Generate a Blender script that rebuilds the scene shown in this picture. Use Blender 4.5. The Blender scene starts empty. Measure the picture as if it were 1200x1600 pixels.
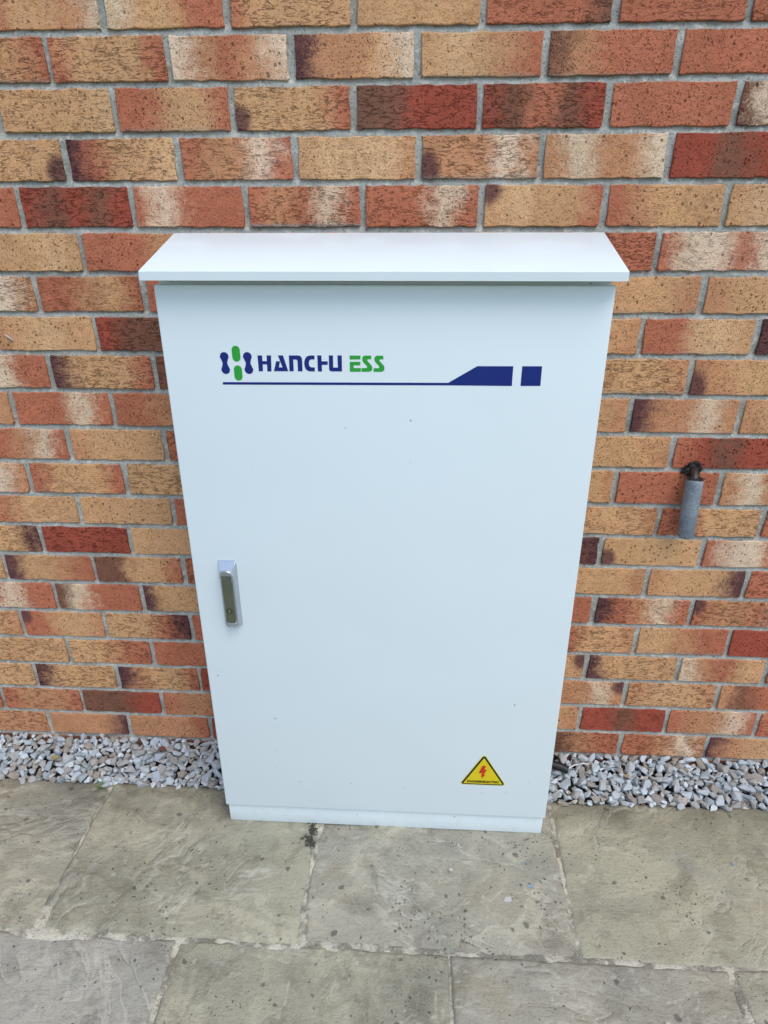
import bpy, bmesh, math, random
import numpy as np
from mathutils import Vector, Matrix, noise as mnoise

random.seed(11); RNG = np.random.default_rng(7)
scene = bpy.context.scene
COL = scene.collection
R = math.radians

# ------------------------------------------------------------------ camera
cam_d = bpy.data.cameras.new('camera'); cam = bpy.data.objects.new('camera', cam_d); COL.objects.link(cam)
cam_d.sensor_fit = 'VERTICAL'; cam_d.sensor_height = 36.0; cam_d.lens = 1050.0 / 1600.0 * 36.0
cam_d.clip_start = 0.05; cam_d.clip_end = 500.0
cam.location = (0.0147, -1.4119, 1.3872)
cam.rotation_euler = (1.1402, 0.0038, 0.0559)
scene.camera = cam
scene.render.resolution_x = 768; scene.render.resolution_y = 1024

# ------------------------------------------------------------------ sky, sun, exposure
SUN_DIR = Vector((0.36, -0.52, 1.05)).normalized()          # towards the sun (behind clouds)
world = bpy.data.worlds.new('World'); scene.world = world; world.use_nodes = True
wn = world.node_tree.nodes; wl = world.node_tree.links; wn.clear()
sky = wn.new('ShaderNodeTexSky'); sky.sky_type = 'NISHITA'; sky.sun_disc = False
sky.sun_elevation = math.asin(SUN_DIR.z); sky.sun_rotation = math.atan2(SUN_DIR.x, SUN_DIR.y)
sky.air_density = 1.0; sky.dust_density = 1.5; sky.ozone_density = 1.0
hs = wn.new('ShaderNodeHueSaturation'); hs.inputs['Saturation'].default_value = 1.0
bg = wn.new('ShaderNodeBackground'); bg.inputs['Strength'].default_value = 0.15
wo = wn.new('ShaderNodeOutputWorld')
wl.new(sky.outputs[0], hs.inputs['Color']); wl.new(hs.outputs[0], bg.inputs[0]); wl.new(bg.outputs[0], wo.inputs[0])
sun_d = bpy.data.lights.new('sun', 'SUN'); sun_d.energy = 0.95; sun_d.angle = R(36); sun_d.color = (1.0, 0.99, 0.97)
sun = bpy.data.objects.new('sun', sun_d); COL.objects.link(sun)
sun.location = (1.5, -3, 4); sun.rotation_euler = (-SUN_DIR).to_track_quat('-Z', 'Y').to_euler()
vs = scene.view_settings
vs.view_transform = 'Standard'; vs.look = 'None'; vs.gamma = 1.0; vs.exposure = 0.68; vs.use_curve_mapping = False

# ------------------------------------------------------------------ helpers
def srgb(*c):
    return tuple(((v/255)/12.92 if v/255 <= .04045 else ((v/255+.055)/1.055)**2.4) for v in c)

class NT:
    """small node-tree writer"""
    def __init__(s, name):
        s.m = bpy.data.materials.new(name); s.m.use_nodes = True
        s.t = s.m.node_tree; s.t.nodes.clear()
        s.out = s.t.nodes.new('ShaderNodeOutputMaterial'); s.b = s.t.nodes.new('ShaderNodeBsdfPrincipled')
        s.t.links.new(s.b.outputs[0], s.out.inputs[0])
    def n(s, typ, **kw):
        nd = s.t.nodes.new(typ)
        for k, v in kw.items(): setattr(nd, k, v)
        return nd
    def put(s, sock, v):
        if hasattr(v, 'links') or hasattr(v, 'is_output'): s.t.links.new(v, sock)
        elif isinstance(v, (tuple, list)):
            sock.default_value = tuple(v) + ((1.0,) if len(v) == 3 and len(sock.default_value) == 4 else ())
        else: sock.default_value = v
    def math(s, op, a, b=0.0, c=None, clamp=False):
        nd = s.n('ShaderNodeMath', operation=op, use_clamp=clamp); s.put(nd.inputs[0], a); s.put(nd.inputs[1], b)
        if c is not None: s.put(nd.inputs[2], c)
        return nd.outputs[0]
    def vmath(s, op, a, b=(0, 0, 0)):
        nd = s.n('ShaderNodeVectorMath', operation=op); s.put(nd.inputs[0], a); s.put(nd.inputs[1], b)
        return nd.outputs[0]
    def mix(s, f, a, b, mode='MIX'):
        nd = s.n('ShaderNodeMix', data_type='RGBA', blend_type=mode); nd.clamp_factor = True
        s.put(nd.inputs[0], f); s.put(nd.inputs[6], a); s.put(nd.inputs[7], b)
        return nd.outputs[2]
    def step(s, v, a, b, smooth=True, lo=0.0, hi=1.0):
        nd = s.n('ShaderNodeMapRange', interpolation_type='SMOOTHSTEP' if smooth else 'LINEAR')
        s.put(nd.inputs[0], v); s.put(nd.inputs[1], a); s.put(nd.inputs[2], b); s.put(nd.inputs[3], lo); s.put(nd.inputs[4], hi)
        return nd.outputs[0]
    def noise(s, vec, scale, detail=4.0, rough=0.55, dist=0.0, out=0):
        nd = s.n('ShaderNodeTexNoise'); s.put(nd.inputs['Vector'], vec)
        nd.inputs['Scale'].default_value = scale; nd.inputs['Detail'].default_value = detail
        nd.inputs['Roughness'].default_value = rough; nd.inputs['Distortion'].default_value = dist
        return nd.outputs[out]
    def voro(s, vec, scale, feature='F1', out='Distance', rnd=1.0, dim='3D'):
        nd = s.n('ShaderNodeTexVoronoi', feature=feature, voronoi_dimensions=dim); s.put(nd.inputs['Vector'], vec)
        nd.inputs['Scale'].default_value = scale; nd.inputs['Randomness'].default_value = rnd
        return nd.outputs[out]
    def attr(s, name, typ='OBJECT', out='Color'):
        return s.n('ShaderNodeAttribute', attribute_type=typ, attribute_name=name).outputs[out]
    def sep(s, v):
        nd = s.n('ShaderNodeSeparateXYZ'); s.put(nd.inputs[0], v); return nd.outputs
    def comb(s, x, y, z):
        nd = s.n('ShaderNodeCombineXYZ'); s.put(nd.inputs[0], x); s.put(nd.inputs[1], y); s.put(nd.inputs[2], z); return nd.outputs[0]
    def bump(s, h, strength, distance, normal=None):
        nd = s.n('ShaderNodeBump'); nd.inputs['Strength'].default_value = strength; nd.inputs['Distance'].default_value = distance
        s.put(nd.inputs['Height'], h)
        if normal is not None: s.put(nd.inputs['Normal'], normal)
        return nd.outputs[0]
    def done(s, color, rough=0.8, normal=None, metallic=0.0, spec=None):
        s.put(s.b.inputs['Base Color'], color); s.put(s.b.inputs['Roughness'], rough); s.put(s.b.inputs['Metallic'], metallic)
        if spec is not None: s.put(s.b.inputs['Specular IOR Level'], spec)
        if normal is not None: s.put(s.b.inputs['Normal'], normal)
        return s.m

def mesh_obj(name, verts, faces, mat, parent=None, smooth=False, loc=None):
    me = bpy.data.meshes.new(name); me.from_pydata([tuple(v) for v in verts], [], faces); me.update()
    if smooth: me.polygons.foreach_set('use_smooth', [True]*len(me.polygons))
    me.materials.append(mat)
    o = bpy.data.objects.new(name, me); COL.objects.link(o)
    if parent: o.parent = parent
    if loc: o.location = loc
    return o

def bm_obj(name, bm, mat, parent=None, smooth=False, auto=None):
    bmesh.ops.recalc_face_normals(bm, faces=bm.faces[:])
    me = bpy.data.meshes.new(name); bm.to_mesh(me); bm.free(); me.materials.append(mat)
    if smooth: me.polygons.foreach_set('use_smooth', [True]*len(me.polygons))
    if auto is not None: me.set_sharp_from_angle(angle=R(auto))
    o = bpy.data.objects.new(name, me); COL.objects.link(o)
    if parent: o.parent = parent
    return o

def empty(name, loc=(0, 0, 0)):
    o = bpy.data.objects.new(name, None); o.empty_display_size = .1; o.location = loc; COL.objects.link(o); return o
def tag(o, label, cat, group=None):
    o['label'] = label; o['category'] = cat
    if group: o['group'] = group
    return o

def box_bm(x0, x1, y0, y1, z0, z1, bev=0.0, seg=2, bm=None):
    bm = bm or bmesh.new()
    r = bmesh.ops.create_cube(bm, size=1.0)
    bmesh.ops.transform(bm, matrix=Matrix.Translation(((x0+x1)/2, (y0+y1)/2, (z0+z1)/2)) @ Matrix.Diagonal((x1-x0, y1-y0, z1-z0, 1)), verts=r['verts'])
    if bev: bmesh.ops.bevel(bm, geom=[e for e in bm.edges if all(v in r['verts'] for v in e.verts)], offset=bev, segments=seg, profile=.5, affect='EDGES')
    return bm

def prism_bm(poly, y0, y1, bm=None):
    """outline in (x, z), extruded from y0 (front) to y1 (back)"""
    bm = bm or bmesh.new()
    f = [bm.verts.new((x, y0, z)) for x, z in poly]; b = [bm.verts.new((x, y1, z)) for x, z in poly]
    bm.faces.new(f); bm.faces.new(b[::-1]); n = len(poly)
    for i in range(n): bm.faces.new((f[i], b[i], b[(i+1) % n], f[(i+1) % n]))
    return bm

def tube_bm(path, rad, seg=14, bm=None, cap=True):
    bm = bm or bmesh.new(); rings = []; path = [Vector(p) for p in path]
    if not hasattr(rad, '__len__'): rad = [rad]*len(path)
    up = Vector((0.13, 0.21, 0.97))
    for i, p in enumerate(path):
        d = (path[min(i+1, len(path)-1)] - path[max(i-1, 0)]).normalized()
        a = d.cross(up); a = a.normalized() if a.length > .15 else d.cross(Vector((1, 0, 0))).normalized()
        b = d.cross(a)
        rings.append([bm.verts.new(p + (a*math.cos(t) + b*math.sin(t))*rad[i]) for t in [2*math.pi*k/seg for k in range(seg)]])
    for r0, r1 in zip(rings, rings[1:]):
        for k in range(seg): bm.faces.new((r0[k], r0[(k+1) % seg], r1[(k+1) % seg], r1[k]))
    if cap: bm.faces.new(rings[0][::-1]); bm.faces.new(rings[-1])
    return bm

def hashn(ix, iy, seed):
    h = (ix.astype(np.int64)*374761393 + iy.astype(np.int64)*668265263 + seed*1442695041) & 0xffffffff
    h = ((h ^ (h >> 13))*1274126177) & 0xffffffff
    return ((h ^ (h >> 16)) & 0xffff)/65535.0
def vnoise(x, y, seed=0):
    ix = np.floor(x); iy = np.floor(y); fx = x-ix; fy = y-iy
    ux = fx*fx*fx*(fx*(fx*6-15)+10); uy = fy*fy*fy*(fy*(fy*6-15)+10)
    a = hashn(ix, iy, seed); b = hashn(ix+1, iy, seed); c = hashn(ix, iy+1, seed); d = hashn(ix+1, iy+1, seed)
    return (a*(1-ux)+b*ux)*(1-uy)+(c*(1-ux)+d*ux)*uy
def fbm(x, y, seed=0, oct=4):
    s = 0; a = .5; t = 0
    for o in range(oct):
        s = s + a*vnoise(x*2**o + 17.3*o, y*2**o + 5.1*o, seed+o); t += a; a *= .5
    return s/t

# ------------------------------------------------------------------ materials
BC = {'T': srgb(208, 161, 116), 'Y': srgb(218, 175, 130), 'M': srgb(196, 141, 102), 'O': srgb(186, 114, 85), 'R': srgb(162, 80, 62),
      'D': srgb(126, 86, 68), 'P': srgb(100, 64, 64), 'W': srgb(224, 198, 168)}

def brick_material(name, loose=False):
    t = NT(name)
    tc = t.n('ShaderNodeTexCoord').outputs['Object']
    if loose:
        rnd = t.n('ShaderNodeNewGeometry').outputs['Random Per Island']
    else:
        rnd = t.n('ShaderNodeObjectInfo').outputs['Random']
    off = t.comb(t.math('MULTIPLY', rnd, 37.0), t.math('MULTIPLY', rnd, 91.0), t.math('MULTIPLY', rnd, 53.0))
    v = t.vmath('ADD', tc, off)
    x, y, z = t.sep(tc)
    n1 = t.noise(v, 16.0, 3.0, .6)
    n2 = t.noise(v, 60.0, 4.0, .6)
    if loose:
        rp = t.n('ShaderNodeValToRGB'); rp.color_ramp.interpolation = 'CONSTANT'
        el = rp.color_ramp.elements
        for i, k in enumerate('TOMTRDMTO'):
            e = el[i] if i < 2 else el.new(0.5)
            e.position = i/9.0; e.color = BC[k] + (1,)
        t.put(rp.inputs[0], rnd)
        col = t.mix(t.step(n1, .35, .65), rp.outputs[0], BC['M'])
    else:
        u = t.math('ADD', t.math('MULTIPLY_ADD', x, 1/.213, .5), t.math('MULTIPLY', t.math('SUBTRACT', n1, .5), .40))
        u = t.math('ADD', u, t.math('MULTIPLY', t.math('SUBTRACT', n2, .5), .30))
        u = t.math('ADD', u, t.math('MULTIPLY', t.math('SUBTRACT', t.noise(v, 300.0, 2.0, .6), .5), .26))
        col = t.attr('c0')
        for i in range(1, 5):
            e = (.16, .38, .62, .84)[i-1]
            col = t.mix(t.step(u, e-.15, e+.15), col, t.attr('c%d' % i))
        sp = t.attr('spot'); sx, sy, sr = t.sep(sp)
        dx = t.math('SUBTRACT', x, sx); dz = t.math('SUBTRACT', z, sy)
        dd = t.math('SQRT', t.math('ADD', t.math('MULTIPLY', dx, dx), t.math('MULTIPLY', t.math('MULTIPLY', dz, dz), .55)))
        dd = t.math('ADD', dd, t.math('MULTIPLY', t.math('SUBTRACT', n1, .5), .03))
        col = t.mix(t.math('MULTIPLY', t.step(t.math('SUBTRACT', sr, dd), -.006, .012), .9), col, BC['P'])
    # body colour drift, sandy grain
    col = t.mix(t.math('MULTIPLY', t.step(n1, .45, .75), .22), col, t.mix(1.0, col, (1.25, 1.2, 1.12), 'MULTIPLY'))
    col = t.mix(t.math('MULTIPLY', t.step(n2, .52, .72), .30), col, t.mix(1.0, col, (.72, .62, .55), 'MULTIPLY'))
    g = t.noise(v, 480.0, 2.0, .7)
    col = t.mix(t.step(g, .46, .30), col, t.mix(1.0, col, (.55, .50, .48), 'MULTIPLY'))
    col = t.mix(t.math('MULTIPLY', t.step(g, .56, .72), .6), col, t.mix(1.0, col, (1.5, 1.45, 1.4), 'MULTIPLY'))
    # wire-cut creases (run along the brick) and pits
    r2 = t.math('FRACT', t.math('MULTIPLY', rnd, 7.31)); r3 = t.math('FRACT', t.math('MULTIPLY', rnd, 23.77))
    mot = t.noise(v, 28.0, 5.0, .7)
    col = t.mix(t.math('MULTIPLY', t.step(mot, .50, .66), t.math('MULTIPLY_ADD', r3, .5, .1)), col, t.mix(1.0, col, (.74, .66, .60), 'MULTIPLY'))
    cz = t.vmath('MULTIPLY', v, (0.24, 0.5, 1.0))
    cr = t.math('ABSOLUTE', t.math('SUBTRACT', t.noise(cz, 150.0, 3.0, .6, .2), .5))
    creased = t.step(r2, .40, .80)
    gate = t.step(t.noise(v, 70.0, 2.0, .5), .36, .56)
    crease = t.math('MULTIPLY', t.math('MULTIPLY', t.step(cr, .040, .002), gate), t.math('MULTIPLY_ADD', creased, .80, .20))
    def pits(scale, cut, r0, r1):
        pv = t.vmath('MULTIPLY', t.vmath('ADD', v, t.vmath('MULTIPLY', t.noise(v, 260.0, 1.0, .5, out=1), (.004, 0, .004))), (1.0, .3, .85))
        pd = t.voro(pv, scale); pc = t.sep(t.voro(pv, scale, out='Color'))
        return t.math('MULTIPLY', t.step(t.math('SUBTRACT', t.math('MULTIPLY_ADD', pc[1], r1, r0), pd), -.05, .09), t.math('GREATER_THAN', pc[0], cut))
    amt = t.math('MULTIPLY_ADD', creased, -.45, 1.0)
    pit = t.math('MULTIPLY', t.math('MAXIMUM', pits(135.0, t.math('MULTIPLY_ADD', r3, .40, .52), .10, .24), t.math('MULTIPLY', pits(300.0, .50, .16, .22), .75)), amt)
    dark = t.math('MAXIMUM', t.math('MULTIPLY', crease, .52), t.math('MULTIPLY', pit, .74))
    col = t.mix(dark, col, t.mix(1.0, col, (.26, .19, .16), 'MULTIPLY'))  # creases and pits darkened in the colour: painted shade plus dirt
    # mortar smears and efflorescence along some edges
    if not loose:
        sm = t.attr('smear', out='Fac')
        ez = t.math('ADD', z, t.math('MULTIPLY', t.noise(v, 30.0, 4.0, .6), .016))
        col = t.mix(t.math('MULTIPLY', t.step(ez, -.018, -.027), sm), col, srgb(140, 138, 130))
    h = t.math('MULTIPLY', crease, -1.0)
    h = t.math('ADD', h, t.math('MULTIPLY', pit, -.9))
    h = t.math('ADD', h, t.math('MULTIPLY', n2, .9))
    h = t.math('ADD', h, t.math('MULTIPLY', g, .35))
    return t.done(col, .92, t.bump(h, 1.0, .0024), spec=.2)

M_brick = brick_material('brick_face')
M_brick_far = brick_material('brick_outer', True)

t = NT('mortar'); v = t.n('ShaderNodeTexCoord').outputs['Object']
a = t.noise(v, 9.0, 4.0, .6); b = t.noise(v, 240.0, 3.0, .7); c = t.noise(v, 70.0, 3.0, .6)
col = t.mix(t.step(a, .3, .7), srgb(144, 146, 138), srgb(176, 176, 167))
col = t.mix(t.math('MULTIPLY', t.step(t.noise(v, 14.0, 4.0, .6), .52, .68), .55), col, srgb(142, 130, 114))
col = t.mix(t.math('MULTIPLY', t.step(c, .5, .72), .6), col, srgb(212, 210, 198))
col = t.mix(t.math('MULTIPLY', t.step(b, .46, .34), .85), col, srgb(104, 103, 96))
M_mortar = t.done(col, .95, t.bump(t.math('ADD', b, t.math('MULTIPLY', c, 1.3)), .8, .0018), spec=.2)

def paint_mat(name, c1):
    t = NT(name); v = t.n('ShaderNodeTexCoord').outputs['Object']
    op = t.noise(v, 650.0, 2.0, .5); big = t.noise(v, 3.0, 3.0, .5); wob = t.noise(v, 5.0, 1.0, .5)
    col = t.mix(t.math('MULTIPLY', t.step(big, .35, .7), .10), c1, tuple(k*.88 for k in c1))
    # sparse dust specks and scuffs, denser low down where rain splashes the panel
    x, y, z = t.sep(v)
    vv = t.vmath('ADD', v, t.vmath('MULTIPLY', t.noise(v, 240.0, 2.0, .6, out=1), (.006, .0, .006)))
    vx, vy, vz = t.sep(vv); v2 = t.comb(vx, vz, 0.0)
    d = t.voro(v2, 17.0, dim='2D'); pc = t.sep(t.voro(v2, 17.0, out='Color', dim='2D'))
    thr = t.step(z, .02, .55, lo=.72, hi=.975)
    sp = t.math('MULTIPLY', t.step(t.math('SUBTRACT', t.math('MULTIPLY_ADD', pc[1], .024, .012), d), -.008, .012), t.math('GREATER_THAN', pc[0], thr))
    col = t.mix(t.math('MULTIPLY', sp, .75), col, srgb(92, 84, 76))
    # faint splash dirt at the very bottom
    dn = t.noise(v, 38.0, 5.0, .65)
    col = t.mix(t.math('MULTIPLY', t.math('MULTIPLY', t.step(z, .11, .0), t.step(dn, .45, .75)), .13), col, srgb(150, 142, 126))
    h = t.math('ADD', t.math('MULTIPLY', op, .10), t.math('MULTIPLY', wob, 7.0))
    smu = t.noise(v, 11.0, 5.0, .65, .8)
    return t.done(col, t.math('ADD', t.math('MULTIPLY_ADD', big, .14, .32), t.math('MULTIPLY', t.step(smu, .45, .7), .16)), t.bump(h, .30, .0012), spec=.45)
M_paint = paint_mat('white_powder_coat', (.705, .787, .79))
def plain(name, c, rough=.5, metallic=0.0, nscale=40.0, amt=.15, bump=.0, spec=None):
    t = NT(name); v = t.n('ShaderNodeTexCoord').outputs['Object']
    n = t.noise(v, nscale, 4.0, .6)
    col = t.mix(t.math('MULTIPLY', t.step(n, .35, .7), amt*2), c, tuple(k*.6 for k in c))
    return t.done(col, t.math('MULTIPLY_ADD', n, .15, rough-.07), t.bump(n, .5, bump) if bump else None, metallic, spec)
M_blue = plain('blue_print', srgb(6, 34, 116), .45, nscale=15, amt=.04)
M_green = plain('green_print', srgb(40, 160, 52), .45, nscale=15, amt=.04)
M_yellow = plain('yellow_print', srgb(218, 196, 20), .4, nscale=60, amt=.06)
M_pale = plain('pale_yellow_edge', srgb(214, 216, 140), .4, nscale=60, amt=.06)
M_black = plain('black_print', srgb(22, 20, 12), .4, amt=.05)
M_red = plain('red_print', srgb(196, 44, 22), .4, amt=.05)
M_gap = plain('rubber_gasket', srgb(58, 62, 62), .8, amt=.1)
M_chrome = plain('satin_zinc', (.56, .59, .62), .32, .9, 25, .05)
M_lever = plain('zinc_lawn_tint', (.27, .32, .26), .16, 1.0, 30, .06)  # green-grey base tint stands in for the lawn reflected in the metal
M_lock = plain('dark_brass_lock', (.10, .115, .06), .35, .7, 80, .1)
M_sleeve_n = NT('grey_foam'); t = M_sleeve_n; v = t.n('ShaderNodeTexCoord').outputs['Object']
f1 = t.noise(v, 260.0, 3.0, .65); f2 = t.noise(v, 25.0, 4.0, .6); vp = t.voro(v, 420.0)
col = t.mix(t.step(f2, .3, .7), srgb(112, 122, 129), srgb(142, 152, 159))
col = t.mix(t.math('MULTIPLY', t.step(f1, .46, .32), .8), col, srgb(86, 90, 92))
M_foam = t.done(col, .9, t.bump(t.math('ADD', f1, t.math('MULTIPLY', f2, 1.5)), .7, .0022), spec=.2)
M_copper = plain('weathered_pipe', srgb(58, 46, 42), .5, .2, 90, .35, .001)
M_seal = plain('black_sealant', srgb(34, 29, 28), .7, 0, 110, .4, .003)
M_cable_b = plain('black_conduit', srgb(22, 23, 25), .5, amt=.15)
M_cable_w = plain('white_cable', srgb(205, 206, 204), .5, amt=.1)

# gravel: crushed grey limestone
t = NT('limestone_chipping'); v = t.n('ShaderNodeTexCoord').outputs['Object']
ri = t.n('ShaderNodeNewGeometry').outputs['Random Per Island']; ro = t.n('ShaderNodeObjectInfo').outputs['Random']
rr = t.math('FRACT', t.math('ADD', t.math('MULTIPLY', ri, 3.7), t.math('MULTIPLY', ro, 5.3)))
rp = t.n('ShaderNodeValToRGB'); el = rp.color_ramp.elements
for i, (p_, c_) in enumerate([(0, (158, 170, 174)), (.10, (188, 200, 204)), (.35, (206, 217, 221)), (.60, (220, 229, 232)), (.84, (238, 244, 245)), (.965, (200, 210, 211)), (.985, (190, 182, 160)), (1.0, (160, 146, 126))]):
    e = el[i] if i < 2 else el.new(.5); e.position = p_; e.color = srgb(*c_) + (1,)
t.put(rp.inputs[0], rr)
vo = t.vmath('ADD', v, t.comb(t.math('MULTIPLY', rr, 9.0), t.math('MULTIPLY', rr, 17.0), 0.0))
s1 = t.noise(vo, 75.0, 5.0, .65, 1.2); s2 = t.noise(vo, 420.0, 3.0, .7); s3 = t.math('ABSOLUTE', t.math('SUBTRACT', t.noise(vo, 60.0, 3.0, .5, 1.5), .5))
col = t.mix(t.math('MULTIPLY', t.step(s1, .42, .68), .65), rp.outputs[0], t.mix(1.0, rp.outputs[0], (.62, .64, .66), 'MULTIPLY'))
col = t.mix(t.math('MULTIPLY', t.step(s3, .035, .0), .6), col, (.78, .79, .79))
col = t.mix(t.math('MULTIPLY', t.step(s2, .42, .30), .5), col, (.14, .14, .15))
M_stone = t.done(col, .85, t.bump(t.math('ADD', s2, t.math('MULTIPLY', s1, 1.5)), .8, .0016), spec=.3)
M_dirt = plain('damp_soil', srgb(58, 52, 44), .95, 0, 120, .4, .004)

# riven sandstone flags
t = NT('riven_sandstone'); tc = t.n('ShaderNodeTexCoord').outputs['Object']; ro = t.n('ShaderNodeObjectInfo').outputs['Random']
v = t.vmath('ADD', tc, t.comb(t.math('MULTIPLY', ro, 31.0), t.math('MULTIPLY', ro, 57.0), 0.0))
ca = t.attr('tone_a'); cb = t.attr('tone_b'); sp_amt = t.attr('lichen', out='Fac')
big = t.noise(v, 3.2, 5.0, .6, .6); med = t.noise(v, 13.0, 5.0, .62, .8); fine = t.noise(v, 150.0, 4.0, .7); grit = t.noise(v, 300.0, 2.0, .7)
lev = t.attr('bedding', 'GEOMETRY', 'Fac')
col = t.mix(t.step(big, .32, .68), ca, cb)
col = t.mix(t.math('MULTIPLY', t.step(lev, .35, .75), .55), col, t.mix(1.0, col, (1.30, 1.29, 1.26), 'MULTIPLY'))
col = t.mix(t.math('MULTIPLY', t.step(med, .48, .68), .70), col, t.mix(1.0, col, (.66, .65, .62), 'MULTIPLY'))
rust = t.noise(v, 4.6, 3.0, .5, 0.4)
col = t.mix(t.math('MULTIPLY', t.step(rust, .58, .78), .38), col, srgb(140, 122, 92))
col = t.mix(t.math('MULTIPLY', t.step(t.noise(v, 6.3, 4.0, .6), .60, .76), .40), col, srgb(128, 134, 132))
grain = t.noise(t.vmath('MULTIPLY', v, (1.0, 3.2, 1.0)), 30.0, 5.0, .7, .7)
col = t.mix(t.math('MULTIPLY', t.step(grain, .55, .72), .32), col, srgb(176, 170, 152))
col = t.mix(t.math('MULTIPLY', t.step(fine, .47, .33), .42), col, t.mix(1.0, col, (.50, .48, .45), 'MULTIPLY'))
col = t.mix(t.math('MULTIPLY', t.step(grit, .60, .72), .55), col, srgb(186, 181, 166))
# bedding-plane rims: pale thin contour where a flake ends, partly painted relief highlight
rim = t.attr('rim', 'GEOMETRY', 'Fac')
col = t.mix(t.math('MULTIPLY', t.step(rim, .25, .9), .42), col, srgb(196, 192, 176))
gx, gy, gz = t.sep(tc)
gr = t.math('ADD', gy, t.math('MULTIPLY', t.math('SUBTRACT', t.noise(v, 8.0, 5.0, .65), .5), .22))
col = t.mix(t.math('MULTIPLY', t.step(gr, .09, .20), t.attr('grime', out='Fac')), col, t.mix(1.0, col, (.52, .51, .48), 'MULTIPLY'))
rv = t.vmath('ADD', v, t.vmath('MULTIPLY', t.noise(v, 5.0, 3.0, .6, out=1), (.10, .10, 0)))
vr = t.n('ShaderNodeVectorRotate', rotation_type='Z_AXIS'); t.put(vr.inputs['Vector'], rv); t.put(vr.inputs['Angle'], t.math('MULTIPLY', ro, 9.0))
rip = t.math('ABSOLUTE', t.math('SUBTRACT', t.noise(t.vmath('MULTIPLY', vr.outputs[0], (1.0, 2.6, 1.0)), 6.0, 3.5, .55, .3), .5))
rgate = t.step(t.noise(v, 4.5, 3.0, .55), .44, .62)
ridge = t.math('MULTIPLY', t.step(rip, .035, .0), rgate)
col = t.mix(t.math('MULTIPLY', ridge, .34), col, srgb(206, 201, 184))  # relief highlights along the ridges, painted into the colour
# black lichen: scattered round spots and peppered patches
lv = t.vmath('ADD', v, t.vmath('MULTIPLY', t.noise(v, 70.0, 2.0, .5, out=1), (.014, .014, 0)))
d1 = t.voro(lv, 30.0, dim='2D'); p1 = t.sep(t.voro(lv, 30.0, out='Color', dim='2D'))
spot = t.math('MULTIPLY', t.step(t.math('SUBTRACT', t.math('MULTIPLY_ADD', p1[1], .18, .03), d1), -.05, .07), t.math('GREATER_THAN', p1[0], t.math('SUBTRACT', .985, t.math('MULTIPLY', sp_amt, .13))))
d2 = t.voro(lv, 115.0, dim='2D'); p2 = t.sep(t.voro(lv, 115.0, out='Color', dim='2D'))
patch = t.step(t.noise(v, 7.5, 4.0, .6), .52, .70)
pep = t.math('MULTIPLY', t.step(t.math('SUBTRACT', t.math('MULTIPLY_ADD', p2[1], .26, .08), d2), -.06, .08), t.math('GREATER_THAN', p2[0], t.math('SUBTRACT', .97, t.math('MULTIPLY', patch, t.math('MULTIPLY_ADD', sp_amt, .5, .12)))))
lic = t.math('MAXIMUM', t.math('MULTIPLY', spot, .62), t.math('MULTIPLY', pep, .70))
col = t.mix(lic, col, srgb(56, 55, 50))
h = t.math('ADD', t.math('MULTIPLY', fine, .8), t.math('MULTIPLY', med, 2.2)); h = t.math('ADD', h, t.math('MULTIPLY', grit, .35))
h = t.math('ADD', h, t.math('MULTIPLY', grain, 1.1)); h = t.math('ADD', h, t.math('MULTIPLY', t.math('MULTIPLY', t.step(rip, .0, .10), rgate), .75))
M_slab = t.done(col, .88, t.bump(h, 1.0, .0028), spec=.3)

t = NT('pointing_mortar'); v = t.n('ShaderNodeTexCoord').outputs['Object']
a = t.noise(v, 18.0, 5.0, .65); b = t.noise(v, 330.0, 3.0, .7); c = t.noise(v, 90.0, 3.0, .6)
col = t.mix(t.step(a, .41, .58), srgb(136, 131, 117), srgb(200, 194, 174))
col = t.mix(t.math('MULTIPLY', t.step(c, .56, .74), .6), col, srgb(224, 218, 198))
col = t.mix(t.math('MULTIPLY', t.step(b, .45, .32), .8), col, srgb(70, 64, 54))
M_point = t.done(col, .95, t.bump(t.math('ADD', b, t.math('MULTIPLY', c, 2.0)), .9, .003), spec=.2)

t = NT('lawn_turf'); v = t.n('ShaderNodeTexCoord').outputs['Object']
a = t.noise(v, 3.0, 5.0, .6); b = t.noise(v, 120.0, 3.0, .7)
col = t.mix(t.step(a, .3, .7), (.045, .085, .022), (.085, .13, .04)); col = t.mix(t.step(b, .45, .3), col, (.03, .045, .015))
M_lawn = t.done(col, .9, t.bump(b, 1.0, .02))
M_grass = plain('grass_blade', (.13, .22, .04), .6, 0, 60, .15)
M_leafb = plain('brown_leaf', srgb(104, 60, 42), .7, 0, 90, .25, .001)
M_leafy = plain('yellow_leaf', srgb(166, 150, 110), .7, 0, 90, .25, .001)
M_flake = plain('white_paint_flake', srgb(184, 182, 172), .6, 0, 120, .12)
M_bluef = plain('blue_plastic_fleck', srgb(134, 152, 168), .6, 0, 120, .12)
M_moss = plain('black_moss', srgb(70, 67, 58), .95, 0, 150, .3, .003)

# ------------------------------------------------------------------ ground
g = mesh_obj('ground', [(-150, -150, -.09), (150, -150, -.09), (150, 150, -.09), (-150, 150, -.09)], [(0, 1, 2, 3)], M_dirt); g['kind'] = 'structure'
lw = mesh_obj('lawn', [(-60, -90, -.02), (60, -90, -.02), (60, -1.78, -.02), (-60, -1.78, -.02)], [(0, 1, 2, 3)], M_lawn); lw['kind'] = 'structure'

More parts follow.
